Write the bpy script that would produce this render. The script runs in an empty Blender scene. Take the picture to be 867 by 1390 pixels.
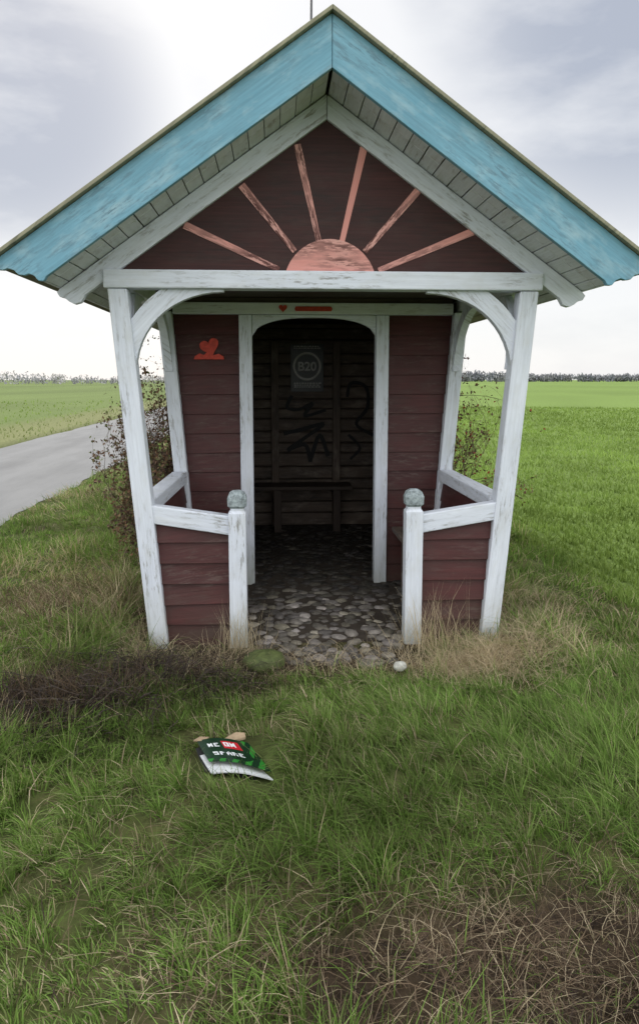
import bpy, bmesh, math, random
import numpy as np
from mathutils import Vector
random.seed(7); rng=np.random.default_rng(11)
D=bpy.data; SC=bpy.context.scene; COL=SC.collection
SC.view_settings.view_transform='Standard'; SC.view_settings.look='None'; SC.view_settings.exposure=0

# ---------------------------------------------------------------- materials
def newmat(name):
    m=D.materials.new(name); m.use_nodes=True
    nt=m.node_tree; b=nt.nodes['Principled BSDF']; return m,nt,b
def N(nt,t,**k):
    n=nt.nodes.new(t)
    for a,v in k.items(): setattr(n,a,v)
    return n
def mixc(nt,fac,a,b,mode='MIX'):
    n=N(nt,'ShaderNodeMix',data_type='RGBA',blend_type=mode)
    for idx,val in ((0,fac),(6,a),(7,b)):
        if isinstance(val,bpy.types.NodeSocket): nt.links.new(val,n.inputs[idx])
        elif isinstance(val,(int,float)): n.inputs[idx].default_value=val
        else: n.inputs[idx].default_value=(*val,1)
    return n.outputs[2]
def ramp(nt,src,a,b):
    n=N(nt,'ShaderNodeMapRange'); nt.links.new(src,n.inputs[0]); n.inputs[1].default_value=a; n.inputs[2].default_value=b
    n.clamp=True; return n.outputs[0]
def noise(nt,vec,scale,detail=4,rough=.6,mapscale=None):
    if mapscale:
        mp=N(nt,'ShaderNodeMapping'); nt.links.new(vec,mp.inputs[0]); mp.inputs['Scale'].default_value=mapscale; vec=mp.outputs[0]
    n=N(nt,'ShaderNodeTexNoise'); nt.links.new(vec,n.inputs['Vector']); n.inputs['Scale'].default_value=scale
    n.inputs['Detail'].default_value=detail; n.inputs['Roughness'].default_value=rough
    return n.outputs[0]
def bump(nt,b,h,s,d):
    n=N(nt,'ShaderNodeBump'); nt.links.new(h,n.inputs['Height']); n.inputs['Strength'].default_value=s; n.inputs['Distance'].default_value=d
    nt.links.new(n.outputs[0],b.inputs['Normal'])
def wood(name,c1,c2,wear,lo,hi,rough=.6,bs=.35,dirt=None,spec=.3,grain=.75,blo=.44,stain=None):
    m,nt,b=newmat(name)
    uv=N(nt,'ShaderNodeTexCoord').outputs['UV']
    g=noise(nt,uv,1,6,.65,(2.5,60,1))
    bl=noise(nt,uv,1,4,.6,(1.6,5,1))
    sp=noise(nt,uv,1,6,.75,(7,40,1))
    base=mixc(nt,ramp(nt,bl,.3,.7),c1,c2)
    base=mixc(nt,ramp(nt,g,.75,.25),base,mixc(nt,1,base,(grain,grain,grain),'MULTIPLY'))
    if stain:
        s2=noise(nt,uv,1,5,.6,(5,11,1))
        base=mixc(nt,ramp(nt,s2,.50,.82),base,stain)
    ad=N(nt,'ShaderNodeMath',operation='MULTIPLY'); nt.links.new(ramp(nt,sp,lo,hi),ad.inputs[0]); nt.links.new(ramp(nt,bl,blo,blo+.2),ad.inputs[1])
    base=mixc(nt,ad.outputs[0],base,wear)
    if dirt:
        geo=N(nt,'ShaderNodeNewGeometry'); sx=N(nt,'ShaderNodeSeparateXYZ'); nt.links.new(geo.outputs['Position'],sx.inputs[0])
        d=N(nt,'ShaderNodeMath',operation='MULTIPLY'); nt.links.new(ramp(nt,sx.outputs[2],.40,.0),d.inputs[0]); nt.links.new(ramp(nt,bl,.25,.7),d.inputs[1])
        base=mixc(nt,d.outputs[0],base,dirt)
    nt.links.new(base,b.inputs['Base Color']); b.inputs['Roughness'].default_value=rough
    b.inputs['Specular IOR Level'].default_value=spec
    bump(nt,b,g,bs,.003)
    return m
def plain(name,col,rough=.7,var=.3,scale=20):
    m,nt,b=newmat(name)
    o=N(nt,'ShaderNodeTexCoord').outputs['Object']
    n=noise(nt,o,scale,5,.65)
    nt.links.new(mixc(nt,ramp(nt,n,.3,.7),col,tuple(c*(1-var) for c in col)),b.inputs['Base Color'])
    b.inputs['Roughness'].default_value=rough; b.inputs['Specular IOR Level'].default_value=.3
    bump(nt,b,n,.3,.003); return m

M_white=wood('white_paint',(.75,.79,.86),(.66,.70,.78),(.27,.27,.26),.52,.62,dirt=(.34,.36,.29),grain=.76,blo=.42,stain=(.55,.57,.58))
M_soff=wood('soffit_paint',(.74,.77,.81),(.62,.65,.69),(.34,.33,.31),.52,.62,grain=.78,stain=(.50,.51,.50))
M_blue=wood('blue_paint',(.150,.35,.46),(.215,.43,.54),(.11,.20,.25),.50,.60,rough=.55,grain=.66,blo=.40,stain=(.33,.47,.52))
M_red=wood('red_siding_paint',(.095,.024,.023),(.064,.019,.018),(.10,.065,.056),.50,.64,rough=.5,bs=.5,dirt=(.06,.04,.028),grain=.50,stain=(.062,.030,.026))
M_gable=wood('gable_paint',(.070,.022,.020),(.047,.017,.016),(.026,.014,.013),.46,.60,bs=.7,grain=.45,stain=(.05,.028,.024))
M_pink=wood('faded_red_paint',(.72,.29,.25),(.69,.40,.35),(.10,.035,.03),.46,.52,blo=.40)
M_brown=wood('raw_wood',(.19,.14,.105),(.125,.095,.075),(.045,.038,.032),.46,.62,bs=.7,grain=.40,stain=(.27,.22,.18))
M_darkw=wood('dark_wood',(.07,.05,.038),(.05,.036,.028),(.03,.02,.018),.5,.6)
M_roof=wood('roof_felt',(.24,.23,.17),(.36,.35,.24),(.12,.12,.09),.45,.6,rough=.9)
M_deco=plain('red_decoration',(.60,.065,.04),.5,.45,40)
M_black=plain('black_spray_paint',(.012,.012,.013),.6,.2)
M_post=plain('poster_ink',(.03,.033,.037),.35,.2)
M_posterw=plain('poster_white',(.65,.65,.62),.5,.15)
M_steel=plain('steel',(.08,.08,.085),.5,.2)
M_knob=plain('lichen_wood',(.44,.51,.53),.8,.80,40)

def attrmat(name,rough=.6,trans=0.0,nscale=None,bs=0,spec=.25):
    m,nt,b=newmat(name)
    a=N(nt,'ShaderNodeAttribute',attribute_name='Col')
    col=a.outputs['Color']
    if nscale:
        o=N(nt,'ShaderNodeTexCoord').outputs['Object']
        n=noise(nt,o,nscale,6,.7)
        col=mixc(nt,ramp(nt,n,.3,.7),mixc(nt,1,col,(.5,.5,.47),'MULTIPLY'),mixc(nt,1,col,(1.4,1.4,1.35),'MULTIPLY'))
        if bs: bump(nt,b,n,bs,.02)
    if trans:
        nt.nodes.remove(b); b=N(nt,'ShaderNodeBsdfDiffuse'); nt.links.new(col,b.inputs[0])
        t=N(nt,'ShaderNodeBsdfTranslucent'); nt.links.new(mixc(nt,1,col,(1.2,1.2,.8),'MULTIPLY'),t.inputs[0])
        mx=N(nt,'ShaderNodeMixShader'); mx.inputs[0].default_value=trans
        nt.links.new(b.outputs[0],mx.inputs[1]); nt.links.new(t.outputs[0],mx.inputs[2])
        nt.links.new(mx.outputs[0],nt.nodes['Material Output'].inputs[0])
        return m
    nt.links.new(col,b.inputs['Base Color']); b.inputs['Roughness'].default_value=rough
    b.inputs['Specular IOR Level'].default_value=spec
    return m
M_grass=attrmat('grass_blades',.5,.28)
M_ground=attrmat('soil_and_turf',.95,0,14,.8,.1)
M_stone=attrmat('cobble_stone',.65,0,30,.5,.3)
M_twig=attrmat('twig_bark',.8,0)

# ---------------------------------------------------------------- mesh helpers
def empty(name,loc=(0,0,0)):
    e=D.objects.new(name,None); e.location=loc; COL.objects.link(e); return e
class MB:
    def __init__(s): s.v=[];s.f=[];s.uv=[];s.mi=[]
    def prism(s,pts,ext,L,mi=0):
        pts=[Vector(p) for p in pts]; ext=Vector(ext); L=Vector(L).normalized()
        W=L.cross(ext)
        if W.length<1e-4*1: W=L.cross(Vector((.3,.9,.2)) if abs(L.z)>.5 else Vector((0,0,1)))
        W.normalize(); Nn=L.cross(W).normalized()
        ou,ov=random.uniform(0,40),random.uniform(0,40)
        b=len(s.v); n=len(pts); allp=pts+[p+ext for p in pts]; s.v+=[tuple(p) for p in allp]
        fs=[list(range(n)),list(range(2*n-1,n-1,-1))]+[[i,n+i,n+(i+1)%n,(i+1)%n] for i in range(n)]
        for f in fs:
            s.f.append([b+i for i in f]); s.mi.append(mi)
            s.uv.append([(allp[i].dot(L)+ou, allp[i].dot(W)+allp[i].dot(Nn)*.7+ov) for i in f])
    def box(s,a,b,L=(1,0,0),mi=0):
        x0,y0,z0=a;x1,y1,z1=b
        s.prism([(x0,y0,z0),(x1,y0,z0),(x1,y0,z1),(x0,y0,z1)],(0,y1-y0,0),L,mi)
    def siding(s,bl,br,tl,tr,n,nrm,mi=0,t=.024):
        bl,br,tl,tr,nrm=map(Vector,(bl,br,tl,tr,nrm)); nrm.normalize()
        for i in range(n):
            a=i/n; b=(i+1.06)/n if i<n-1 else 1.0
            j=random.uniform(-.003,.004); sg=random.uniform(-.003,.003)
            p0=bl.lerp(tl,a);p1=bl.lerp(tl,b);q0=br.lerp(tr,a);q1=br.lerp(tr,b)
            L=(q0-p0).normalized()
            ou,ov=random.uniform(0,40),random.uniform(0,40)
            P=[p0,p1,p1+nrm*.006,p0+nrm*(t+j)+Vector((0,0,sg))];Q=[q0,q1,q1+nrm*.006,q0+nrm*(t-j)-Vector((0,0,sg))]
            allp=P+Q; base=len(s.v); s.v+=[tuple(p) for p in allp]
            up=(p1-p0).normalized()
            for f in ([0,1,2,3],[7,6,5,4],[0,4,5,1],[1,5,6,2],[2,6,7,3],[3,7,4,0]):
                s.f.append([base+k for k in f]); s.mi.append(mi)
                s.uv.append([(allp[k].dot(L)+ou,allp[k].dot(up)+allp[k].dot(nrm)+ov) for k in f])
    def finish(s,name,mats,parent=None,bevel=.004,smooth=False):
        me=D.meshes.new(name); me.from_pydata(s.v,[],s.f)
        uvl=me.uv_layers.new(name='UVMap'); flat=[c for f in s.uv for p in f for c in p]
        uvl.data.foreach_set('uv',flat)
        for m in (mats if isinstance(mats,list) else [mats]): me.materials.append(m)
        me.polygons.foreach_set('material_index',s.mi)
        bm=bmesh.new(); bm.from_mesh(me); bmesh.ops.recalc_face_normals(bm,faces=bm.faces); bm.to_mesh(me); bm.free()
        if smooth: me.polygons.foreach_set('use_smooth',[True]*len(me.polygons))
        o=D.objects.new(name,me); COL.objects.link(o)
        if parent: o.parent=parent
        if bevel:
            bv=o.modifiers.new('b','BEVEL'); bv.width=bevel; bv.segments=2; bv.limit_method='ANGLE'; bv.angle_limit=.7
        return o

# ---------------------------------------------------------------- noise / terrain
TAB=rng.random((256,256))
def vn(x,y,s=0):
    x=np.asarray(x,float)+s*17.3+1000; y=np.asarray(y,float)+s*9.1+1000
    xi=np.floor(x).astype(int); yi=np.floor(y).astype(int); fx=x-xi; fy=y-yi
    fx=fx*fx*(3-2*fx); fy=fy*fy*(3-2*fy)
    a=TAB[xi&255,yi&255];b=TAB[(xi+1)&255,yi&255];c=TAB[xi&255,(yi+1)&255];d=TAB[(xi+1)&255,(yi+1)&255]
    return (a*(1-fx)+b*fx)*(1-fy)+(c*(1-fx)+d*fx)*fy
def ss(x,a,b):
    t=np.clip((x-a)/(b-a),0,1); return t*t*(3-2*t)
def inbox(x,y,x0,x1,y0,y1,m):
    return ss(x,x0-m,x0)*(1-ss(x,x1,x1+m))*ss(y,y0-m,y0)*(1-ss(y,y1,y1+m))
def G(x,y,cx,cy,rx,ry): return np.exp(-(((x-cx)/rx)**2+((y-cy)/ry)**2))
def H(x,y):
    x=np.asarray(x,float);y=np.asarray(y,float)
    h=.085*(vn(x*1.1,y*1.1,1)-.5)+.085*(vn(x*2.9,y*2.9,2)-.5)+.05*(vn(x*7,y*7,3)-.5)
    h+=.12*G(x,y,-1.75,4.9,.5,.9)+.07*G(x,y,1.45,4.6,.35,.6)-.05*G(x,y,.4,1.8,.8,.4)
    m=1-inbox(x,y,-1.02,1.02,4.25,8.2,.22)
    m=m*ss(x,-3.25,-2.7)
    m=m*(1-.75*ss(x,2.0,2.6))*(1-ss(np.hypot(x,y),25,45))
    return h*m

# ---------------------------------------------------------------- shelter
root=empty('bus_shelter',(0,0,0))
SL=.709
for sx,nm in ((-1,'front_post_left'),(1,'front_post_right')):
    b=MB(); hw=.055
    b.prism([(sx*1.0-hw,4.35,-.06),(sx*1.0+hw,4.35,-.06),(sx*1.0+hw,4.46,-.06),(sx*1.0-hw,4.46,-.06)],(sx*.18,0,2.168),(sx*.18,0,2.168)); b.finish(nm,M_white,root,.008)
b=MB(); b.box((-1.255,4.338,2.11),(1.255,4.462,2.212)); b.finish('front_beam',M_white,root,.008)
for sx,nm in ((-1,'rear_post_left'),(1,'rear_post_right')):
    b=MB(); hw=.05
    b.prism([(sx*.945-hw,5.665,-.06),(sx*.945+hw,5.665,-.06),(sx*.945+hw,5.775,-.06),(sx*.945-hw,5.775,-.06)],(sx*.165,0,2.16),(sx*.165,0,2.16)); b.finish(nm,M_white,root,.006)
def brace(ri,ro,n=14):
    a1=math.acos(ri/ro); a2=math.pi/2-a1
    P=[(ri+.006,0),(ri+.006,ro*math.sin(a1))]
    P+=[(ro*math.cos(a1+(a2-a1)*i/6),ro*math.sin(a1+(a2-a1)*i/6)) for i in range(1,6)]
    P+=[(ro*math.cos(a2),ri+.003),(0,ri+.003)]
    P+=[(ri*math.cos(math.pi/2*(1-i/n)),(ri-.012)*math.sin(math.pi/2*(1-i/n))) for i in range(n)]+[(ri-.012,0)]
    return P
for sx,nm in ((-1,'brace_left'),(1,'brace_right')):
    b=MB(); b.prism([(sx*(.585+c+.035*(s/.5)*(c/.5)),4.375,1.60+s) for c,s in brace(.507,.605)],(0,.06,0),(.7*-sx,0,.7)); b.finish(nm,M_white,root,.003)
    b=MB(); X=sx*1.115
    b.prism([(X-.03+sx*(-.035*(1-(s/.5))),5.665-.45+c,1.66+s) for c,s in brace(.447,.54)],(.055,0,0),(0,.7,.7))
    X=sx*1.145
    b.prism([(X-.03+sx*(-.035*(1-(s/.5))),4.46+.45-c,1.66+s) for c,s in brace(.447,.54)],(.05,0,0),(0,.7,.7)); b.finish('side_'+nm,M_white,root,.003)
    b=MB(); b.prism([(sx*1.165-.05,4.464,2.112),(sx*1.165+.05,4.464,2.112),(sx*1.165+.05,4.464,2.2),(sx*1.165-.05,4.464,2.2)],(-sx*.04,3.7,0),(0,1,0)); b.finish('side_top_beam'+('_l' if sx<0 else '_r'),M_soff,root,.004)
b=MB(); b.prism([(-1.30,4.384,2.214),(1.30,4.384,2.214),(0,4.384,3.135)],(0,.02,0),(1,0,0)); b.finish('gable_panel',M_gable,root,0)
b=MB()
rays=[(-.80,2.462,-.27,2.222),(-.478,2.682,-.18,2.325),(-.165,2.905,-.045,2.385),(.21,2.895,.09,2.385),(.525,2.67,.22,2.325),(.845,2.445,.30,2.222)]
for x0,z0,x1,z1 in rays:
    d=Vector((x1-x0,0,z1-z0)).normalized(); n=Vector((-d.z,0,d.x))
    a=Vector((x0,4.380,z0)); c=Vector((x1,4.380,z1))
    b.prism([a+n*.021,c+n*.015,c-n*.015,a-n*.021],(0,.005,0),d)
R=.268; cz=2.126; a0=math.asin((2.216-cz)/R); pts=[]
for i in range(25):
    a=a0+(math.pi-2*a0)*i/24; pts.append((.022+R*math.cos(a),4.378,cz+R*math.sin(a)))
b.prism(pts,(0,.007,0),(1,0,0)); b.finish('sunburst',M_pink,root,0)
for sx,nm in ((-1,'gable_rafter_left'),(1,'gable_rafter_right')):
    up=lambda x:3.166-SL*x
    lo=lambda x:3.036-SL*x
    P=[(.0015,up(0)),(1.50,up(1.50)),(1.515,2.085),(1.50,2.06),(1.47,2.052),(1.45,2.035),(1.42,2.02),(1.385,2.03),(1.36,lo(1.36)),(.0015,lo(0))]
    b=MB(); b.prism([(sx*x,4.358,z) for x,z in P],(0,.05,0),(1,0,-sx*SL)); b.finish(nm,M_white,root,.004)
for sx,nm in ((-1,'bargeboard_left'),(1,'bargeboard_right')):
    P=[(.0012,3.409),(1.715,3.409-SL*1.715),(1.722,2.172),(1.70,2.152),(1.67,2.15),(1.645,2.158),(1.615,2.15),(1.595,2.128),(1.565,2.125),(1.54,2.133),(1.515,2.122),(1.495,2.098),(1.47,2.098),(1.455,3.153-SL*1.455),(.0012,3.153)]
    b=MB(); b.prism([(sx*x,3.97,z) for x,z in P],(0,.035,0),(1,0,-sx*SL)); b.finish(nm,M_blue,root,.003)
b=MB(); ca=1/math.sqrt(1+SL*SL); sa=SL*ca
for sx in (-1,1):
    s=.01; 
    while s<1.80:
        w=.098; e=min(s+w,1.83)
        for (y0,y1) in ((4.008,4.168),(4.173,8.6)):
            j=random.uniform(0,.003)
            def pt(q,o): return (sx*(q*ca+o*sa),y0,3.172-q*sa+o*ca+j)
            b.prism([pt(s,0),pt(e,0),pt(e,.018),pt(s,.018)],(0,y1-y0,0),(0,1,0))
        s+=w+.006
b.finish('soffit_boards',M_soff,root,.002)
b=MB()
for sx in (-1,1):
    b.box((sx*1.50,4.01,2.112),(sx*1.52,8.6,2.318),(0,1,0))
b.finish('eave_boards',M_soff,root,.003)
b=MB()
for sx in (-1,1):
    t0,t1=3.413,3.436
    b.prism([(0,3.935,t0),(sx*1.74,3.935,t0-SL*1.74),(sx*1.75,3.935,t1-SL*1.75),(0,3.935,t1)],(0,4.8,0),(0,1,0))
b.finish('roof_covering',M_roof,root,.003)
b=MB(); b.prism([(-1.35,8.22,2.16),(1.35,8.22,2.16),(0,8.22,3.13)],(0,.02,0),(1,0,0)); b.finish('rear_gable',M_red,root,0)
b=MB(); y=4.47
while y<8.2:
    b.box((-1.12,y,2.206),(1.12,min(y+.14,8.2),2.222)); y+=.143
b.box((-1.1,4.47,2.226),(1.1,8.2,2.236)); b.finish('ceiling',M_darkw,root,.002)
b=MB()
b.siding((-.90,5.75,.0),(-.56,5.75,.0),(-1.055,5.75,2.082),(-.56,5.75,2.082),14,(0,-1,0))
b.siding((.56,5.75,.0),(.90,5.75,.0),(.56,5.75,2.082),(1.055,5.75,2.082),14,(0,-1,0)); b.finish('door_wall_siding',M_red,root,.002)
b=MB(); b.box((-1.0,5.752,0),(-.5,5.77,2.2),(0,0,1)); b.box((.5,5.752,0),(1.0,5.77,2.2),(0,0,1)); b.box((-.5,5.752,2.06),(.5,5.77,2.2)); b.finish('door_wall_lining',M_brown,root,0)
b=MB()
b.box((-.565,5.69,-.03),(-.468,5.80,2.08),(0,0,1)); b.box((.468,5.69,-.03),(.565,5.80,2.08),(0,0,1)); b.finish('door_jambs',M_white,root,.006)
P=[]
for i in range(25):
    x=-.466+.932*i/24; q=abs(x/.466); P.append((x,5.70,1.925+.135*(max(0,1-q**2.6))**.55))
P+=[(.466,5.70,2.08),(-.466,5.70,2.08)]
b=MB(); b.prism(P,(0,.045,0),(1,0,0)); b.finish('door_arch',M_white,root,.003)
b=MB(); b.box((-1.05,5.678,2.083),(1.05,5.765,2.168)); b.finish('door_lintel',M_soff,root,.005)
b=MB(); b.box((-1.05,5.70,2.17),(1.05,5.74,2.204)); b.finish('lintel_filler',M_darkw,root,.002)
b=MB()
b.siding((-.965,8.2,0),(-.965,5.78,0),(-1.13,8.2,2.2),(-1.13,5.78,2.2),14,(-1,0,0))
b.siding((.965,5.78,0),(.965,8.2,0),(1.13,5.78,2.2),(1.13,8.2,2.2),14,(1,0,0))
b.siding((.96,8.205,0),(-.96,8.205,0),(1.12,8.205,2.2),(-1.12,8.205,2.2),14,(0,1,0)); b.finish('room_siding',M_red,root,.002)
b=MB()
for sx in (-1,1):
    z=0
    while z<2.2:
        z2=min(z+.145,2.2); f=lambda q:sx*(.962+.165*q/2.2)
        b.prism([(f(z)-sx*.03,5.80,z),(f(z)-sx*.002,5.80,z),(f(z2)-sx*.002,5.80,z2-.006),(f(z2)-sx*.03,5.80,z2-.006)],(0,2.3,0),(0,1,0)); z+=.148
z=0
while z<2.2:
    hh=random.uniform(.10,.15); z2=min(z+hh,2.2); dy=random.uniform(-.012,.012)
    b.box((-1.06,8.10+dy,z),(1.06,8.15,z2-.012)); z=z2
b.finish('room_lining',M_brown,root,.012)
b=MB(); b.box((-1.1,8.16,0),(1.1,8.19,2.2)); b.finish('room_backing',M_darkw,root,0)
b=MB()
for X in (-.30,.36): b.box((X-.04,8.02,0),(X+.04,8.085,2.0),(0,0,1))
b.finish('wall_battens',M_brown,root,.004)
b=MB(); b.box((-.93,7.66,.455),(.50,7.84,.495)); b.box((-.93,7.85,.455),(.50,8.01,.495))
for X in (-.28,.34): b.box((X-.04,7.70,0),(X+.04,7.78,.452),(0,0,1)); b.box((X-.03,7.78,.38),(X+.03,8.02,.45),(0,1,0))
b.finish('room_bench',M_darkw,root,.006)
for sx,nm in ((-1,'left'),(1,'right')):
    b=MB()
    n=6;zt=.762
    def c(x,z): return (sx*x,4.42,z)
    if sx<0: b.siding(c(.955,.0),c(.56,.0),c(.955+.063,zt),c(.56,zt),n,(0,-1,0),t=.03)
    else: b.siding(c(.56,.0),c(.955,.0),c(.56,zt),c(.955+.063,zt),n,(0,-1,0),t=.03)
    b.box((sx*.57,4.423,.0),(sx*.95,4.44,.74)); b.finish('front_panel_'+nm,M_red,root,.002)
    b=MB(); b.prism([(sx*1.055,4.362,.762),(sx*1.065,4.362,.872),(sx*.575,4.362,.797),(sx*.575,4.362,.682)],(0,.085,0),(1,0,.15*sx)); b.finish('front_rail_'+nm,M_white,root,.007)
    b=MB()
    A=(sx*1.0,4.465,.0);B=(sx*.95,5.66,.0);C=(sx*1.066,4.465,.80);E=(sx*1.012,5.66,.80)
    b.siding(A,B,C,E,6,(sx,0,0),t=.026)
    o=-sx*.012
    b.siding((A[0]+o,A[1],0),(B[0]+o,B[1],0),(C[0]+o,C[1],.8),(E[0]+o,E[1],.8),6,(-sx,0,0),t=.02); b.finish('side_panel_'+nm,M_red,root,.002)
    b=MB(); b.prism([(sx*1.075-.06,4.462,.80),(sx*1.075+.05,4.462,.80),(sx*1.075+.05,4.462,.888),(sx*1.075-.06,4.462,.888)],(-sx*.055,1.2,.02),(0,1,0)); b.finish('side_rail_'+nm,M_white,root,.008)
    b=MB(); 
    for k in range(2): b.box((sx*(.60+.175*k),4.465,.43),(sx*(.765+.175*k),5.66,.465),(0,1,0))
    b.box((sx*.66,4.50,0),(sx*.72,4.56,.428),(0,0,1)); b.box((sx*.66,5.50,0),(sx*.72,5.56,.428),(0,0,1)); b.finish('porch_bench_'+nm,M_brown,root,.005)
    rings=[(-.08,.052,.004),(.80,.052,.004),(.815,.052,.010),(.832,.040,.012),(.845,.040,.012),(.858,.055,.020),(.905,.057,.020),(.935,.045,.020),(.948,.025,.012)]
    v=[]
    cx=sx*.528;cy=4.39
    for z,h,ch in rings:
        for (px,py) in ((h-ch,-h),(h,-h+ch),(h,h-ch),(h-ch,h),(-h+ch,h),(-h,h-ch),(-h,-h+ch),(-h+ch,-h)): v.append((cx+px,cy+py,z))
    b=MB(); b.v=v
    for k in range(len(rings)-1):
        for i in range(8):
            q=[k*8+i,k*8+(i+1)%8,k*8+8+(i+1)%8,k*8+8+i]; b.f.append(q); b.mi.append(1 if k>=4 else 0)
            b.uv.append([(v[a][2]+sx*3,(v[a][0]+v[a][1])) for a in q])
    t=(len(rings)-1)*8; q=[t+i for i in range(8)]; b.f.append(q); b.mi.append(1); b.uv.append([(v[a][0],v[a][1]) for a in q])
    b.finish('newel_post_'+nm,[M_white,M_knob],root,.002)
def heart(cx,cz,s,y,b,dy=.006,rot=0):
    P=[]
    for i in range(28):
        t=2*math.pi*i/28
        hx=s*16*math.sin(t)**3/32; hz=s*(13*math.cos(t)-5*math.cos(2*t)-2*math.cos(3*t)-math.cos(4*t))/32
        P.append((cx+hx*math.cos(rot)-hz*math.sin(rot),y,cz+hx*math.sin(rot)+hz*math.cos(rot)))
    b.prism(P,(0,dy,0),(1,0,0))
b=MB(); heart(-.235,2.127,.062,5.67,b); heart(-.785,1.845,.145,5.712,b,.006,.30)
P=[(-.905,5.714,1.750),(-.68,5.714,1.750),(-.682,5.714,1.772),(-.72,5.714,1.792),(-.755,5.714,1.782),(-.775,5.714,1.80),(-.81,5.714,1.80),(-.83,5.714,1.782),(-.86,5.714,1.795),(-.895,5.714,1.775)]
b.prism(P,(0,.006,0),(1,0,0)); b.finish('heart_decorations',M_deco,root,0)
b=MB(); b.prism([(-.14,5.668,2.105),(.125,5.668,2.105),(.135,5.668,2.122),(.125,5.668,2.14),(-.14,5.668,2.14),(-.148,5.668,2.122)],(0,.009,0),(1,0,0)); b.finish('lintel_plaque',M_deco,root,.002)
b=MB(); gi=[0]
def stroke(pts,w):
    # smooth the hand-drawn path, then lay a flat ribbon of paint along it
    Q=[]
    n=len(pts)
    for i in range(n-1):
        p0=pts[max(i-1,0)];p1=pts[i];p2=pts[i+1];p3=pts[min(i+2,n-1)]
        for k in range(5):
            t=k/5; f=lambda a,b_,c,d:.5*((2*b_)+(-a+c)*t+(2*a-5*b_+4*c-d)*t*t+(-a+3*b_-3*c+d)*t**3)
            Q.append((f(p0[0],p1[0],p2[0],p3[0]),f(p0[1],p1[1],p2[1],p3[1])))
    Q.append(pts[-1])
    for i in range(len(Q)-1):
        gi[0]+=1; yy=8.0815-.00012*gi[0]
        a=Vector((Q[i][0],yy,Q[i][1]));c=Vector((Q[i+1][0],yy,Q[i+1][1]))
        if (c-a).length<1e-4: continue
        d=(c-a).normalized(); n_=Vector((-d.z,0,d.x)); a-=d*w*.25; c+=d*w*.25; ww=w*random.uniform(.85,1.1)
        b.prism([a+n_*ww/2,c+n_*ww/2,c-n_*ww/2,a-n_*ww/2],(0,.00008,0),d)
stroke([(-.12,1.42),(-.17,1.30),(-.04,1.28),(.10,1.34),(.02,1.21),(.24,1.27)],.036)
stroke([(-.20,1.02),(-.02,1.06),(.22,1.12),(.02,.97),(-.16,.84),(.02,.90),(.08,.72)],.042)
stroke([(.08,.72),(.18,1.0),(.27,.78)],.042)
stroke([(.48,1.42),(.52,1.56),(.68,1.52),(.70,1.30),(.58,1.12),(.76,1.0)],.035)
stroke([(.50,1.0),(.62,.86),(.52,.74)],.03)
b.finish('graffiti',M_black,root,0)
pr=empty('poster',(0.045,8.05,1.72)); 
b=MB(); b.box((-.175,-.004,-.25),(.175,.004,.25),(0,0,1)); o=b.finish('sheet',M_post,None,.001); o.parent=pr
b=MB()
n=40
for i in range(n):
    a=2*math.pi*i/n;c=2*math.pi*(i+1)/n
    b.prism([(.15*math.cos(a),-.008,.15*math.sin(a)+.02),(.15*math.cos(c),-.008,.15*math.sin(c)+.02),(.128*math.cos(c),-.008,.128*math.sin(c)+.02),(.128*math.cos(a),-.008,.128*math.sin(a)+.02)],(0,.002,0),(1,0,0))
for k,zz in enumerate((.225,.205,-.165,-.185,-.205)):
    x=-.14
    while x<.13:
        w=random.uniform(.01,.035); b.box((x,-.008,zz),(x+w,-.006,zz+.010)); x+=w+.008
o=b.finish('ring_and_print',M_posterw,None,0); o.parent=pr
fc=D.curves.new('route_number','FONT'); fc.body='B20'; fc.size=.13; fc.align_x='CENTER'; fc.extrude=.001; fc.offset=.003; fc.materials.append(M_posterw)
fo=D.objects.new('route_number',fc); COL.objects.link(fo); fo.parent=pr; fo.location=(0,-.008,-.025); fo.rotation_euler=(math.pi/2,0,0)
b=MB(); P=[(.09+.014*math.cos(a*math.pi/4),8.85+.014*math.sin(a*math.pi/4),0) for a in range(8)]
b.prism(P,(.06,0,7.6),(0,0,1)); b.finish('antenna_mast',M_steel,None,0,True)

# ---------------------------------------------------------------- generic numpy mesh
def npmesh(name,V,F,C,mat,smooth=False,parent=None):
    me=D.meshes.new(name); nv=len(V); nf,k=F.shape
    me.vertices.add(nv); me.vertices.foreach_set('co',V.astype(np.float32).ravel())
    me.loops.add(nf*k); me.loops.foreach_set('vertex_index',F.astype(np.int32).ravel())
    me.polygons.add(nf); me.polygons.foreach_set('loop_start',(np.arange(nf)*k).astype(np.int32))
    me.update(calc_edges=True)
    if C is not None:
        at=me.color_attributes.new('Col','FLOAT_COLOR','POINT'); c4=np.ones((nv,4),np.float32); c4[:,:3]=C; at.data.foreach_set('color',c4.ravel())
    if smooth: me.polygons.foreach_set('use_smooth',np.ones(nf,bool))
    me.materials.append(mat); o=D.objects.new(name,me); COL.objects.link(o)
    if parent: o.parent=parent
    return o

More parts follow.
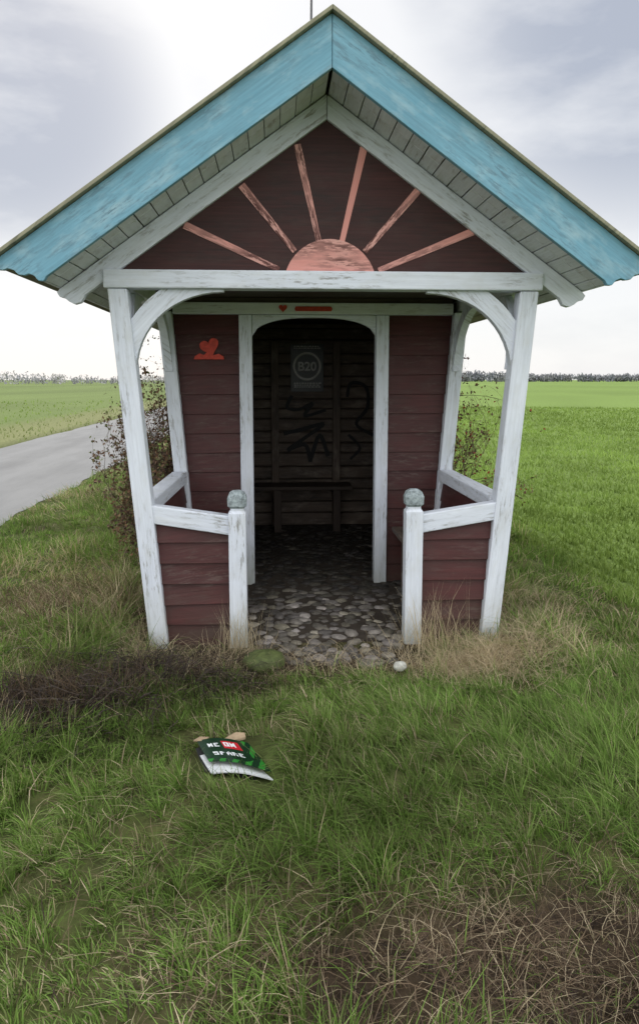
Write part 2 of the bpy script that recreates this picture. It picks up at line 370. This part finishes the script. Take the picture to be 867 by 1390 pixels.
# ---------------------------------------------------------------- cobbled floor
def ico():
    bm=bmesh.new(); bmesh.ops.create_icosphere(bm,subdivisions=2,radius=1); v=np.array([p.co[:] for p in bm.verts]); f=np.array([[q.index for q in p.verts] for p in bm.faces]); bm.free(); return v,f
IV,IF=ico()
def stones(name,P,S,Cc,mat,flat=.5):
    n=len(P); ang=rng.random(n)*6.28; asp=.75+.5*rng.random(n)
    V=np.repeat(IV[None],n,0)
    wob=1+.26*(rng.random((n,len(IV)))-.5); V=V*wob[:,:,None]
    V=np.sign(V)*np.abs(V)**.85
    x=V[:,:,0]*S[:,None]*asp[:,None]; y=V[:,:,1]*S[:,None]/asp[:,None]; z=V[:,:,2]*S[:,None]*flat
    X=x*np.cos(ang)[:,None]-y*np.sin(ang)[:,None]+P[:,0,None]; Y=x*np.sin(ang)[:,None]+y*np.cos(ang)[:,None]+P[:,1,None]; Z=z+P[:,2,None]
    VV=np.stack([X,Y,Z],-1).reshape(-1,3); FF=(IF[None]+(np.arange(n)*len(IV))[:,None,None]).reshape(-1,3)
    return npmesh(name,VV,FF,np.repeat(Cc,len(IV),0),mat,True)
gx,gy=np.meshgrid(np.arange(-.97,.98,.074),np.arange(4.05,8.05,.068)); gx=gx+np.where((np.arange(gx.shape[0])%2)[:,None]==1,.037,0)
px=(gx+rng.uniform(-.03,.03,gx.shape)).ravel(); py=(gy+rng.uniform(-.03,.03,gx.shape)).ravel()
k=(np.abs(px)<.9)&((py>4.45)|(np.abs(px-.02)<.50-.4*(4.45-py)))&(rng.random(len(px))<.92)
px,py=px[k],py[k]; n=len(px)
tone=rng.choice([.085,.13,.18,.30],n,p=[.32,.36,.24,.08])*rng.uniform(.8,1.2,n)
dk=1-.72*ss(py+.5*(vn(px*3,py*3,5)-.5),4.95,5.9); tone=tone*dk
cc=np.stack([tone*1.10,tone*.99,tone*rng.uniform(.78,.98,n)],-1)
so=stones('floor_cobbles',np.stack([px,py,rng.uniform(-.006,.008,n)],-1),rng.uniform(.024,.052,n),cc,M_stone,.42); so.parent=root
b=MB(); b.box((-.94,4.40,-.03),(.94,8.1,.008)); 
b.finish('floor_bed',plain('ash_soil',(.055,.043,.032),.95,.5,15),root,0)

# ---------------------------------------------------------------- ground
def axis(lo,hi,step,far):
    a=list(np.arange(lo,hi,step)); q=step;x=hi
    while x<far: a.append(x); q*=1.22; x+=q
    q=step;x=lo;L=[]
    while x>-far: q*=1.22; x-=q; L.append(x)
    return np.array(L[::-1]+a)
xs=axis(-4.,5.,.05,2500); ys=axis(.8,9.,.05,2500)
X,Y=np.meshgrid(xs,ys); nx,ny=len(xs),len(ys); x=X.ravel();y=Y.ravel()
def soilmask(x,y):
    n=vn(x*3,y*3,8)*.5+vn(x*9,y*9,9)*.5
    m=1.5*G(x,y,.68,1.86,.80,.30)+.8*G(x,y,.10,1.80,.40,.20)+1.15*G(x,y,-1.45,3.5,.36,.30)+.35*G(x,y,-.45,3.2,.3,.2)+.3*G(x,y,-1.6,4.6,.5,.5)
    m=m+.7*inbox(x,y,-1.2,1.2,4.0,8.3,.1)+.30*G(x,y,.1,3.95,.7,.2)+.45*G(x,y,-.9,3.8,.42,.22)
    m=m+.35*ss(vn(x*2.2,y*2.2,61),.66,.9)
    return np.clip(m*1.3+(n-.68)*1.0,0,1)
def groundcol(x,y):
    n=vn(x*.6,y*.6,12)[:,None]; n2=vn(x*6,y*6,13)[:,None]
    turf=np.array([.055,.075,.022])*(1-n2)+np.array([.09,.095,.036])*n2
    soil=np.array([.065,.047,.032])*(.55+.8*n2)
    s=soilmask(x,y)[:,None]; c=turf*(1-s)+soil*s
    fieldc=np.array([.13,.19,.048])*(.85+.3*n); f=ss(x,2.0,2.5)[:,None]
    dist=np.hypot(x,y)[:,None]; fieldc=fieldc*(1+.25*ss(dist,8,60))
    c=c*(1-f)+fieldc*f
    lf=(1-ss(x,-9.4,-8.8))[:,None]; c=c*(1-lf)+(np.array([.14,.185,.06])*(.85+.3*n))*lf
    lv=(ss(x,-9.6,-9.0)*(1-ss(x,-7.0,-6.6)))[:,None]; c=c*(1-lv)+np.array([.19,.20,.09])*lv
    return c
idx=np.arange(nx*ny).reshape(ny,nx); F=np.stack([idx[:-1,:-1],idx[:-1,1:],idx[1:,1:],idx[1:,:-1]],-1).reshape(-1,4)
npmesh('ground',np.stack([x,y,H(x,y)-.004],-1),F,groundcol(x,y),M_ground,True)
m,nt,bs_=newmat('asphalt'); o=N(nt,'ShaderNodeTexCoord').outputs['Object']
n1=noise(nt,o,160,3,.7); n2=noise(nt,o,.8,5,.6,(2,.4,1)); 
c=mixc(nt,ramp(nt,n1,.25,.75),(.17,.17,.172),(.25,.25,.245)); c=mixc(nt,ramp(nt,n2,.4,.7),c,mixc(nt,1,c,(.75,.75,.75),'MULTIPLY'))
nt.links.new(c,bs_.inputs['Base Color']); bs_.inputs['Roughness'].default_value=.85; bs_.inputs['Specular IOR Level'].default_value=.2; bump(nt,bs_,n1,.25,.003)
ry=np.concatenate([np.arange(-60,4,2.),np.arange(4,30,.15),np.arange(30,120,2.),np.arange(120,1200,30.)])
jl=(vn(ry*1.3,ry*0,21)-.5)*.16+(vn(ry*5,ry*0,22)-.5)*.07; jr=(vn(ry*1.3,ry*0,23)-.5)*.2
cols=[]
for q in np.linspace(0,1,9):
    xx=(-6.75+jr)*(1-q)+(-3.33+jl)*q; zz=.004+.03*(1-(2*q-1)**2)+0*ry; cols.append(np.stack([xx,ry,zz],-1))
V=np.stack(cols,1); nr=len(ry); V=V.reshape(-1,3); idx=np.arange(nr*9).reshape(nr,9); F=np.stack([idx[:-1,:-1],idx[:-1,1:],idx[1:,1:],idx[1:,:-1]],-1).reshape(-1,4)
npmesh('road',V,F,None,m,True)

# ---------------------------------------------------------------- grass
class Blades:
    def __init__(s): s.V=[];s.F=[];s.C=[];s.n=0
    def add(s,px,py,ln,wd,lx,ly,col,base=None,droop=.45,rows=4,curl=.25):
        n=len(px); 
        if n==0: return
        pz=H(px,py) if base is None else base
        th=rng.random(n)*6.283; wx=np.cos(th);wy=np.sin(th)
        mag=np.hypot(lx,ly); cu=rng.normal(0,curl,n)
        V=np.zeros((n,rows*2,3),np.float32)
        for k in range(rows):
            t=k/(rows-1)
            cx=px+(lx*t**1.5-ly*cu*t**3)*ln; cy=py+(ly*t**1.5+lx*cu*t**3)*ln; cz=pz-.004+ln*np.maximum(t*(1-.35*np.minimum(mag,1.6))-droop*np.minimum(mag,1.3)*t*t*.6,.04*t)
            w=wd*.5*(1-.92*t**1.8)
            V[:,2*k,0]=cx-wx*w;V[:,2*k,1]=cy-wy*w;V[:,2*k,2]=cz
            V[:,2*k+1,0]=cx+wx*w;V[:,2*k+1,1]=cy+wy*w;V[:,2*k+1,2]=cz
        f=np.array([[2*k,2*k+1,2*k+3,2*k+2] for k in range(rows-1)])
        s.F.append((f[None]+(np.arange(n)*rows*2)[:,None,None]).reshape(-1,4)+s.n); s.n+=n*rows*2
        s.V.append(V.reshape(-1,3)); s.C.append(np.repeat(col,rows*2,0))
    def finish(s,name,mat): return npmesh(name,np.concatenate(s.V),np.concatenate(s.F),np.concatenate(s.C),mat)
def gcol(n,kind,px,py):
    r=rng.random((n,1)); 
    pal={'lush':((.085,.150,.032),(.205,.315,.080)),'dull':((.105,.140,.048),(.22,.26,.105)),'straw':((.27,.22,.145),(.50,.42,.29)),'brown':((.07,.050,.036),(.19,.14,.095)),'crop':((.13,.20,.045),(.235,.32,.095)),'dark':((.026,.021,.019),(.075,.056,.045))}[kind]
    c=np.array(pal[0])*(1-r)+np.array(pal[1])*r
    v=(.72+.56*vn(px*1.7,py*1.7,31))[:,None]
    return c*v
SIGN=(-.47,2.93)
def density(x,y):
    d=1-.93*soilmask(x,y)
    d=d*(1-inbox(x,y,-.98,.98,4.36,8.3,.06))
    d=d*(1-inbox(x,y,-.58,.56,4.05,4.5,.08))
    d=d*(1-.97*inbox(x,y,SIGN[0]-.17,SIGN[0]+.17,SIGN[1]-.22,SIGN[1]+.10,.05))
    d=d*ss(x,-3.45,-3.3)
    return d
gr=Blades()
def tufts(x0,x1,y0,y1,ncl,per,rad,l0,l1,wd,frac_straw=.1,kindA='lush',kindB='dull',extra=None,lean=.5,dullb=.15,rows=3):
    cx=rng.uniform(x0,x1,ncl); cy=rng.uniform(y0,y1,ncl)
    size=(.4+1.15*vn(cx*1.6,cy*1.6,41)**1.3)*rng.uniform(.55,1.5,ncl)
    dom=6.283*vn(cx*.8,cy*.8,42)*1.5; dm=rng.uniform(0,.9,ncl); ct=rng.uniform(.68,1.28,ncl)
    n=ncl*per; ci=np.repeat(np.arange(ncl),per)
    a=rng.random(n)*6.283; r=np.abs(rng.normal(0,rad,n))
    px=cx[ci]+r*np.cos(a); py=cy[ci]+r*np.sin(a)
    keep=rng.random(n)<density(px,py)
    if extra is not None: keep&=extra(px,py)
    px,py,a,r,ci=px[keep],py[keep],a[keep],r[keep],ci[keep]; n=len(px)
    m=lean*rng.uniform(.3,1.5,n)
    lx=np.cos(a)*m+np.cos(dom[ci])*dm[ci]; ly=np.sin(a)*m+np.sin(dom[ci])*dm[ci]
    ln=rng.uniform(l0,l1,n)*size[ci]
    kind=rng.random(n); dull=dullb+.6*vn(px*.9,py*.9,44)
    col=np.where((kind<dull)[:,None],gcol(n,kindB,px,py),gcol(n,kindA,px,py))
    fs=frac_straw*(.3+3*vn(px*1.5,py*1.5,45)**2)+.35*soilmask(px,py)
    st=rng.random(n)<fs; col=np.where(st[:,None],gcol(n,'straw',px,py),col)*ct[ci][:,None]
    gr.add(px,py,ln,rng.uniform(.7,1.3,n)*wd,lx,ly,col,rows=rows)
fr=lambda x,y:(x<2.25)&(x>-3.4)
tufts(-2.2,2.5,1.15,4.45,4700,34,.030,.045,.13,.0042,.05,extra=fr,dullb=-.02,rows=4)
tufts(-3.3,-.9,4.2,13,2200,22,.055,.05,.16,.0075,.16,'lush','dull',fr,.7,.1)
tufts(.95,2.3,4.2,12,1200,24,.055,.05,.14,.007,.08,'lush','dull',fr,.6,.0)
tufts(-3.5,-2.0,2,5,400,22,.05,.05,.13,.0065,.10,'lush','dull',fr)
tufts(-3.4,2.2,13,30,800,11,.12,.08,.15,.024,.2,'lush','dull',fr)
tufts(-1.5,-.95,3.95,5.6,200,36,.05,.12,.24,.005,.2,'lush','dull',fr,.9,rows=4)
tufts(.95,1.6,3.95,5.6,150,36,.05,.10,.22,.005,.3,'lush','dull',fr,.9,rows=4)
tufts(-1.0,1.0,4.02,4.36,120,26,.04,.06,.15,.004,.4,'dull','dull',fr,.8)
def crop(n,x0,x1,ysgn,kind,dmax,lnk=.09):
    u=rng.random(n); d=4.0*(dmax/4.0)**u; a=np.radians(rng.uniform(*ysgn,n)); px=-.3+d*np.sin(a); py=d*np.cos(a)
    px=np.where((px>2.3)&(d<16),np.round(px/.13)*.13+rng.normal(0,.022,n),px)
    k=(px>x0)&(px<x1); px,py,d=px[k],py[k],d[k]; n=len(px)
    t=rng.random(n)*6.28; m=rng.uniform(.1,.8,n)
    sh=(.82+.36*vn(px*.25,py*.06,71)+.12*(vn(px*3,py*3,72)-.5))[:,None]
    gr.add(px,py,rng.uniform(.6,1.3,n)*lnk*(1+d*.01),.005+d*.0012,m*np.cos(t),m*np.sin(t),gcol(n,kind,px,py)*sh,rows=3)
crop(100000,2.1,60,(8,58),'crop',45,.085)
crop(12000,-9.2,-6.72,(-65,-5),'dull',60,.10)
crop(8000,-60,-9.2,(-65,-5),'crop',60,.10)
gr.finish('grass',M_grass)

dd=Blades()
def dead(cx,cy,rx,ry,n,l0,l1,w,kind,lean=(.6,1.5),lift=0,uni=False,spread=.03):
    if uni: px=rng.uniform(cx-rx,cx+rx,n); py=rng.uniform(cy-ry,cy+ry,n)
    else: px=rng.normal(cx,rx,n); py=rng.normal(cy,ry,n)
    k=(px>-3.3)&(px<2.2)&~((np.abs(px)<1.06)&(py>4.33)&(py<8.3)); px,py=px[k],py[k]
    if uni:
        k=rng.random(len(px))<ss(vn(px*2.4,py*2.4,81),.35,.85); px,py=px[k],py[k]
    n=len(px)
    t=rng.random(n)*6.28; m=rng.uniform(*lean,n)
    dd.add(px,py,rng.uniform(l0,l1,n),rng.uniform(.6,1.3,n)*w,m*np.cos(t),m*np.sin(t),gcol(n,kind,px,py),base=H(px,py)+rng.uniform(0,spread,n)+lift,rows=4,curl=.6)
dead(.1,2.9,2.1,1.5,3200,.04,.13,.003,'straw',(.8,1.6),uni=True,spread=.045)
dead(.1,2.9,2.1,1.5,4500,.04,.13,.0035,'brown',(.8,1.6),uni=True,spread=.04)
dead(.65,1.90,.55,.17,700,.05,.18,.0025,'straw')
dead(.60,1.86,.65,.20,2600,.04,.20,.003,'brown')
dead(.60,1.84,.65,.20,1800,.03,.10,.004,'dark')
dead(.85,4.0,.20,.12,2200,.10,.24,.003,'straw',(.4,1.3))
dead(1.2,4.2,.15,.22,900,.10,.26,.003,'straw',(.4,1.3))
dead(.25,4.0,.45,.08,700,.06,.18,.003,'straw')
dead(-.75,4.1,.3,.1,500,.08,.2,.003,'straw')
dead(-.50,4.25,.08,.05,120,.15,.35,.0025,'straw',(.1,.5))
dead(.62,4.20,.10,.05,160,.2,.50,.0025,'straw',(.1,.5))
dead(-1.9,4.7,.6,1.0,1800,.08,.22,.004,'straw',(.5,1.4))
dead(-1.5,4.0,.5,.3,800,.08,.20,.003,'straw')
dead(-1.42,3.45,.26,.18,2600,.08,.22,.004,'dark',(.2,1.3))
dead(-1.42,3.5,.26,.18,700,.10,.28,.003,'brown',(.2,1.3),.03)
dead(-.9,3.85,.33,.15,1800,.06,.22,.0035,'dark',(.3,1.2))
dead(-.9,3.85,.35,.16,500,.06,.22,.003,'brown',(.3,1.2))
dead(-1.75,4.8,.35,.6,1500,.1,.28,.004,'brown',(.3,1.2))
dead(1.7,4.9,.3,1.2,400,.10,.22,.004,'straw',(.6,1.4))
dd.finish('dead_grass',M_grass)

# ---------------------------------------------------------------- shrubs
class Tubes:
    def __init__(s): s.V=[];s.F=[];s.C=[];s.n=0
    def tube(s,pts,r0,r1,col,k=4):
        n=len(pts); d0=(pts[-1]-pts[0]).normalized(); a=d0.cross(Vector((.31,.5,.2))).normalized(); c=d0.cross(a)
        vs=[]
        for i,p in enumerate(pts):
            r=r0+(r1-r0)*i/(n-1)
            for j in range(k):
                t=6.283*j/k; q=p+a*(r*math.cos(t))+c*(r*math.sin(t)); vs.append(q[:])
        for i in range(n-1):
            for j in range(k): s.F.append([s.n+i*k+j,s.n+i*k+(j+1)%k,s.n+(i+1)*k+(j+1)%k,s.n+(i+1)*k+j])
        s.V+=vs; s.C+=[col]*len(vs); s.n+=len(vs)
    def leaf(s,p,size,col):
        a=Vector((random.gauss(0,1),random.gauss(0,1),random.gauss(0,1))).normalized(); c=a.cross(Vector((random.gauss(0,1),random.gauss(0,1),random.gauss(0,1)))).normalized()
        vs=[(p-a*size)[:],(p+c*size*.5)[:],(p+a*size)[:],(p-c*size*.5)[:]]
        s.F.append([s.n,s.n+1,s.n+2,s.n+3]); s.V+=vs; s.C+=[col]*4; s.n+=4
def rv(s): return Vector((random.gauss(0,s),random.gauss(0,s),random.gauss(0,s)))
def shrub(name,base,h,spread,nst,leafp,lc,sy=.15,xlim=None,xout=9,maxlev=3):
    T=Tubes()
    def grow(p,d,L,r,lev):
        pts=[p.copy()]; n=6
        for i in range(n):
            d=(d+rv(.16)+Vector((0,0,-.05*lev))).normalized(); p=p+d*L/n
            if xlim and abs(p.x)<xlim: p.x=math.copysign(xlim+random.uniform(0,.05),p.x)
            if abs(p.x)>xout: d.x*=-.3
            pts.append(p.copy())
            if lev<maxlev and i>=1:
                for _ in range(2 if lev<2 else 1):
                    if random.random()<.6: grow(p.copy(),(d+rv(.6)).normalized(),L*random.uniform(.3,.48),r*.6*(1-i/n*.5),lev+1)
            if lev>=1 and random.random()<leafp: 
                T.leaf(p+rv(.01),random.uniform(.010,.020),random.choice(lc))
        k=random.uniform(.7,1.3); T.tube(pts,r,r*.35,(.14*k,.095*k,.075*k),3)
    for _ in range(nst):
        a=random.uniform(0,6.28); 
        grow(Vector(base)+Vector((random.gauss(0,.05),random.gauss(0,sy),0)),Vector((math.cos(a)*spread,math.sin(a)*spread,1)).normalized(),h*random.uniform(.4,1),.007,0)
    return npmesh(name,np.array(T.V),np.array(T.F),np.array(T.C),M_twig)
shrub('bare_shrub',(-1.27,6.5,-.02),1.38,.09,60,.30,[(.17,.09,.05),(.22,.14,.08),(.10,.065,.045),(.13,.15,.05)],.4,1.14,1.6)
shrub('bare_shrub.001',(1.34,6.9,-.02),1.60,.22,11,.16,[(.12,.06,.04),(.22,.02,.015),(.10,.07,.04)],.2,1.16)
T=Tubes()
for q in range(1300):
    if q%3: x0=random.gauss(-1.42,.23); y0=random.gauss(3.48,.16)
    else: x0=random.gauss(-.95,.30); y0=random.gauss(3.82,.12)
    z0=float(H(x0,y0))+random.uniform(-.01,.07)
    p=Vector((x0,y0,z0)); a=random.uniform(0,6.28); d=Vector((math.cos(a),math.sin(a),random.uniform(.1,1.1))).normalized(); L=random.uniform(.08,.30); pts=[p.copy()]
    for i in range(5):
        d=(d+rv(.28)+Vector((0,0,-.22))).normalized(); p=p+d*L/5; p.z=max(p.z,float(H(p.x,p.y))); pts.append(p.copy())
    k=random.uniform(.4,1.7); T.tube(pts,.0026,.0009,(.048*k,.037*k,.031*k),3)
npmesh('brush_pile',np.array(T.V),np.array(T.F),np.array(T.C),M_twig)

stones('mossy_stone',np.array([[-.37,4.03,.03]]),np.array([.115]),np.array([[.075,.095,.03]]),M_stone,.5)
stones('pale_stone',np.array([[.375,3.90,.035]]),np.array([.04]),np.array([[.45,.45,.42]]),M_stone,.6)

# ---------------------------------------------------------------- discarded sign
sg=empty('discarded_sign',(-.47,2.90,.075))
def sheetobj(name,corn,nu,nv,th,colfun,mats,bend):
    A,B_,C_,D_=[Vector(c) for c in corn]; b=MB()
    def P(u,v): 
        p=A.lerp(B_,u).lerp(D_.lerp(C_,u),v); return p+Vector((0,0,bend(u,v)))
    for i in range(nu+1):
        for j in range(nv+1): b.v.append(P(i/nu,j/nv)[:])
    for i in range(nu):
        for j in range(nv):
            a=i*(nv+1)+j; b.f.append([a,a+nv+1,a+nv+2,a+1]); b.mi.append(colfun((i+.5)/nu,(j+.5)/nv)); b.uv.append([(0,0)]*4)
    o=b.finish(name,mats,None,0); o.parent=sg
    so=o.modifiers.new('s','SOLIDIFY'); so.thickness=th; return o
Mg=plain('sign_dark_green',(.010,.035,.016),.25,.4,9); Mg2=plain('sign_green',(.03,.20,.03),.25,.3,9); Mr=plain('sign_red',(.45,.02,.03),.25,.2); Mw=plain('sign_white',(.66,.68,.70),.35,.2); Mt=plain('torn_fibre',(.38,.28,.18),.8,.4,30)
GLY={'O':'111101101101111','E':'111100110100111','N':'101111111111101','S':'111100111001111','R':'110101110101101','A':'010101111101101','T':'111010010010010','P':'110101110100100'}
def text_hit(u,v,u0,v0,word,cw,ch):
    i=(u-u0)/cw; j=(v-v0)/ch
    if i<0 or j<0 or j>=1: return False
    k=int(i); f=(i-k)/.8
    if k>=len(word) or f>=1: return False
    return GLY[word[k]][int(j*5)*3+int(f*3)]=='1'
def cf(u,v):
    if text_hit(u,v,.44,.17,'ON',.12,.16) and v<.5: return 3
    if .42<u<.74 and .12<v<.42: return 2
    if text_hit(u,v,.14,.20,'NE',.11,.15) : return 3
    if text_hit(u,v,.16,.56,'SPARE',.11,.16): return 3
    if u>.84 or v>.88 or (u+v>1.55): return 1 if math.sin(u*30+v*14)>.1 else 0
    return 0
bd=lambda u,v:.018*math.sin(u*3.1+.4)+.012*v*v-.008*u*v
sheetobj('printed_panel',[(-.17,.10,.004),(.045,.105,.0),(.145,-.115,-.015),(-.105,-.065,-.012)],70,60,.004,cf,[Mg,Mg2,Mr,Mw],bd)
sheetobj('white_backing',[(-.15,.03,-.03),(.05,.03,-.03),(.15,-.145,-.038),(-.09,-.125,-.036)],10,8,.005,lambda u,v:0,[Mw],bd)
sheetobj('black_backing',[(-.175,.085,-.022),(.03,.09,-.02),(.10,-.14,-.045),(-.12,-.09,-.042)],10,8,.006,lambda u,v:0,[M_black],bd)
b=MB(); b.prism([(-.07,.12,-.01),(-.01,.145,.012),(.03,.135,.014),(.035,.11,.006),(-.03,.10,-.004)],(0,.0,.012),(1,0,0)); o=b.finish('torn_corner',Mt,None,.002); o.parent=sg
b=MB(); b.prism([(-.185,.10,.008),(-.16,.125,.012),(-.12,.12,.012),(-.14,.09,.008)],(0,.0,.006),(1,0,0)); o=b.finish('torn_edge',Mt,None,.001); o.parent=sg

# ---------------------------------------------------------------- distant trees
def treemass(name,x0,x1,y,hmin,hmax,step,leaf,cols,seed,per=110):
    r=np.random.default_rng(seed); V=[];C=[];x=x0
    while x<x1:
        e=vn(np.array([x*.05]),np.array([0.]),seed)[0]; 
        h=hmin+(hmax-hmin)*e*r.uniform(.6,1.3); w=h*r.uniform(.6,1.0)
        P=r.normal(0,.45,(per,3)); nn=np.linalg.norm(P,axis=1,keepdims=True); P=P/np.maximum(nn,1)
        P=P*[w,w,h*.5]+[x,y+r.uniform(-8,8),h*.5]
        P[:,2]=np.maximum(P[:,2],.1)
        cb=np.array(cols[r.integers(len(cols))])
        for p in P:
            a=r.normal(0,1,3)*[.5,.5,1.3];a/=np.linalg.norm(a);q=r.normal(0,1,3);q-=a*q.dot(a);q/=np.linalg.norm(q); s=leaf*r.uniform(.5,1.3)
            V+=[p-a*s,p+q*s*.35,p+a*s,p-q*s*.35]; C+=[cb*r.uniform(.85,1.15)]*4
        x+=step*r.uniform(.4,1.6)
    V=np.array(V);F=np.arange(len(V)).reshape(-1,4); npmesh(name,V,F,np.array(C),M_twig)
treemass('distant_tree_row',-130,-10,260,.8,4.6,1.5,.5,[(.34,.34,.35),(.29,.29,.305),(.38,.37,.37)],3,60)  # pale greys carry the air haze, painted into the tree colours
treemass('distant_woodland',60,420,520,3.6,7.5,2.0,1.3,[(.22,.225,.245),(.19,.20,.22),(.24,.24,.25)],5,80)  # bluish greys: distance haze is put into the colour here too

# ---------------------------------------------------------------- sky & light
AZ=math.radians(-12); EL=math.radians(32)
w=D.worlds.new('World'); SC.world=w; w.use_nodes=True; nt=w.node_tree; nt.nodes.clear()
out=N(nt,'ShaderNodeOutputWorld'); sky=N(nt,'ShaderNodeTexSky',sky_type='NISHITA'); sky.sun_disc=False; sky.sun_elevation=EL; sky.sun_rotation=AZ
b1=N(nt,'ShaderNodeBackground'); nt.links.new(sky.outputs[0],b1.inputs[0]); b1.inputs[1].default_value=.12
tc=N(nt,'ShaderNodeTexCoord').outputs['Generated']
def dirmask(az,el,a,b_):
    az=math.radians(az);el=math.radians(el)
    v=N(nt,'ShaderNodeVectorMath',operation='DOT_PRODUCT'); nt.links.new(tc,v.inputs[0]); v.inputs[1].default_value=(math.sin(az)*math.cos(el),math.cos(az)*math.cos(el),math.sin(el))
    mr=N(nt,'ShaderNodeMapRange',interpolation_type='SMOOTHSTEP'); nt.links.new(v.outputs['Value'],mr.inputs[0]); mr.inputs[1].default_value=math.cos(math.radians(a)); mr.inputs[2].default_value=math.cos(math.radians(b_)); return mr.outputs[0]
def mth(op,a,b_):
    n=N(nt,'ShaderNodeMath',operation=op)
    for i,q in enumerate((a,b_)):
        if isinstance(q,(int,float)): n.inputs[i].default_value=q
        else: nt.links.new(q,n.inputs[i])
    return n.outputs[0]
n1=noise(nt,tc,3.4,6,.55,(1,1,2.6))
mk=mth('MAXIMUM',mth('MAXIMUM',dirmask(-18,18,12,3),mth('MULTIPLY',dirmask(-32,16,16,3),.95)),mth('MAXIMUM',dirmask(26,23,16,4),mth('MULTIPLY',dirmask(15,27,7,2),.6)))
g=mth('MULTIPLY',mk,mth('ADD',mth('MULTIPLY',ramp(nt,n1,.28,.56),.8),.2)); g2=mth('MULTIPLY',ramp(nt,n1,.58,.82),.25)
grey=mth('MAXIMUM',g,g2)
cl=mixc(nt,grey,(.95,.957,.97),(.47,.51,.60))
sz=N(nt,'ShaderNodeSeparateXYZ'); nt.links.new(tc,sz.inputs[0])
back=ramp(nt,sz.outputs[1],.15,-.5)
mul=mth('ADD',mth('ADD',mth('MULTIPLY',ramp(nt,sz.outputs[2],.55,.95),1.1),1.0),mth('MULTIPLY',back,1.0))  # extra sky brightness overhead and behind the camera, added to light the facade
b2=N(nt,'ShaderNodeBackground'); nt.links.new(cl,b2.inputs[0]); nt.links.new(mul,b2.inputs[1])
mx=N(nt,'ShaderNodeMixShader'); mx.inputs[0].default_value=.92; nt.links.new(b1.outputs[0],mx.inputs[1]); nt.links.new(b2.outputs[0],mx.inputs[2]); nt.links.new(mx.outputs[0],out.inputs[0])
sd=D.lights.new('sun','SUN'); sd.energy=1.5; sd.angle=math.radians(14); sd.color=(1,.96,.9)
so=D.objects.new('sun',sd); COL.objects.link(so)
dv=Vector((math.sin(AZ)*math.cos(EL),math.cos(AZ)*math.cos(EL),math.sin(EL))); so.rotation_euler=dv.to_track_quat('Z','Y').to_euler()

cd=D.cameras.new('camera'); cam=D.objects.new('camera',cd); COL.objects.link(cam)
cam.location=(-.30,0,1.6); cam.rotation_euler=(math.radians(90-7.6),0,math.radians(-3.4))
cd.sensor_fit='VERTICAL'; cd.sensor_height=38.49; cd.lens=28; cd.shift_y=-45/1390; cd.clip_end=6000; cd.clip_start=.05
SC.camera=cam
print('verts',sum(len(o.data.vertices) for o in D.objects if o.type=='MESH'))
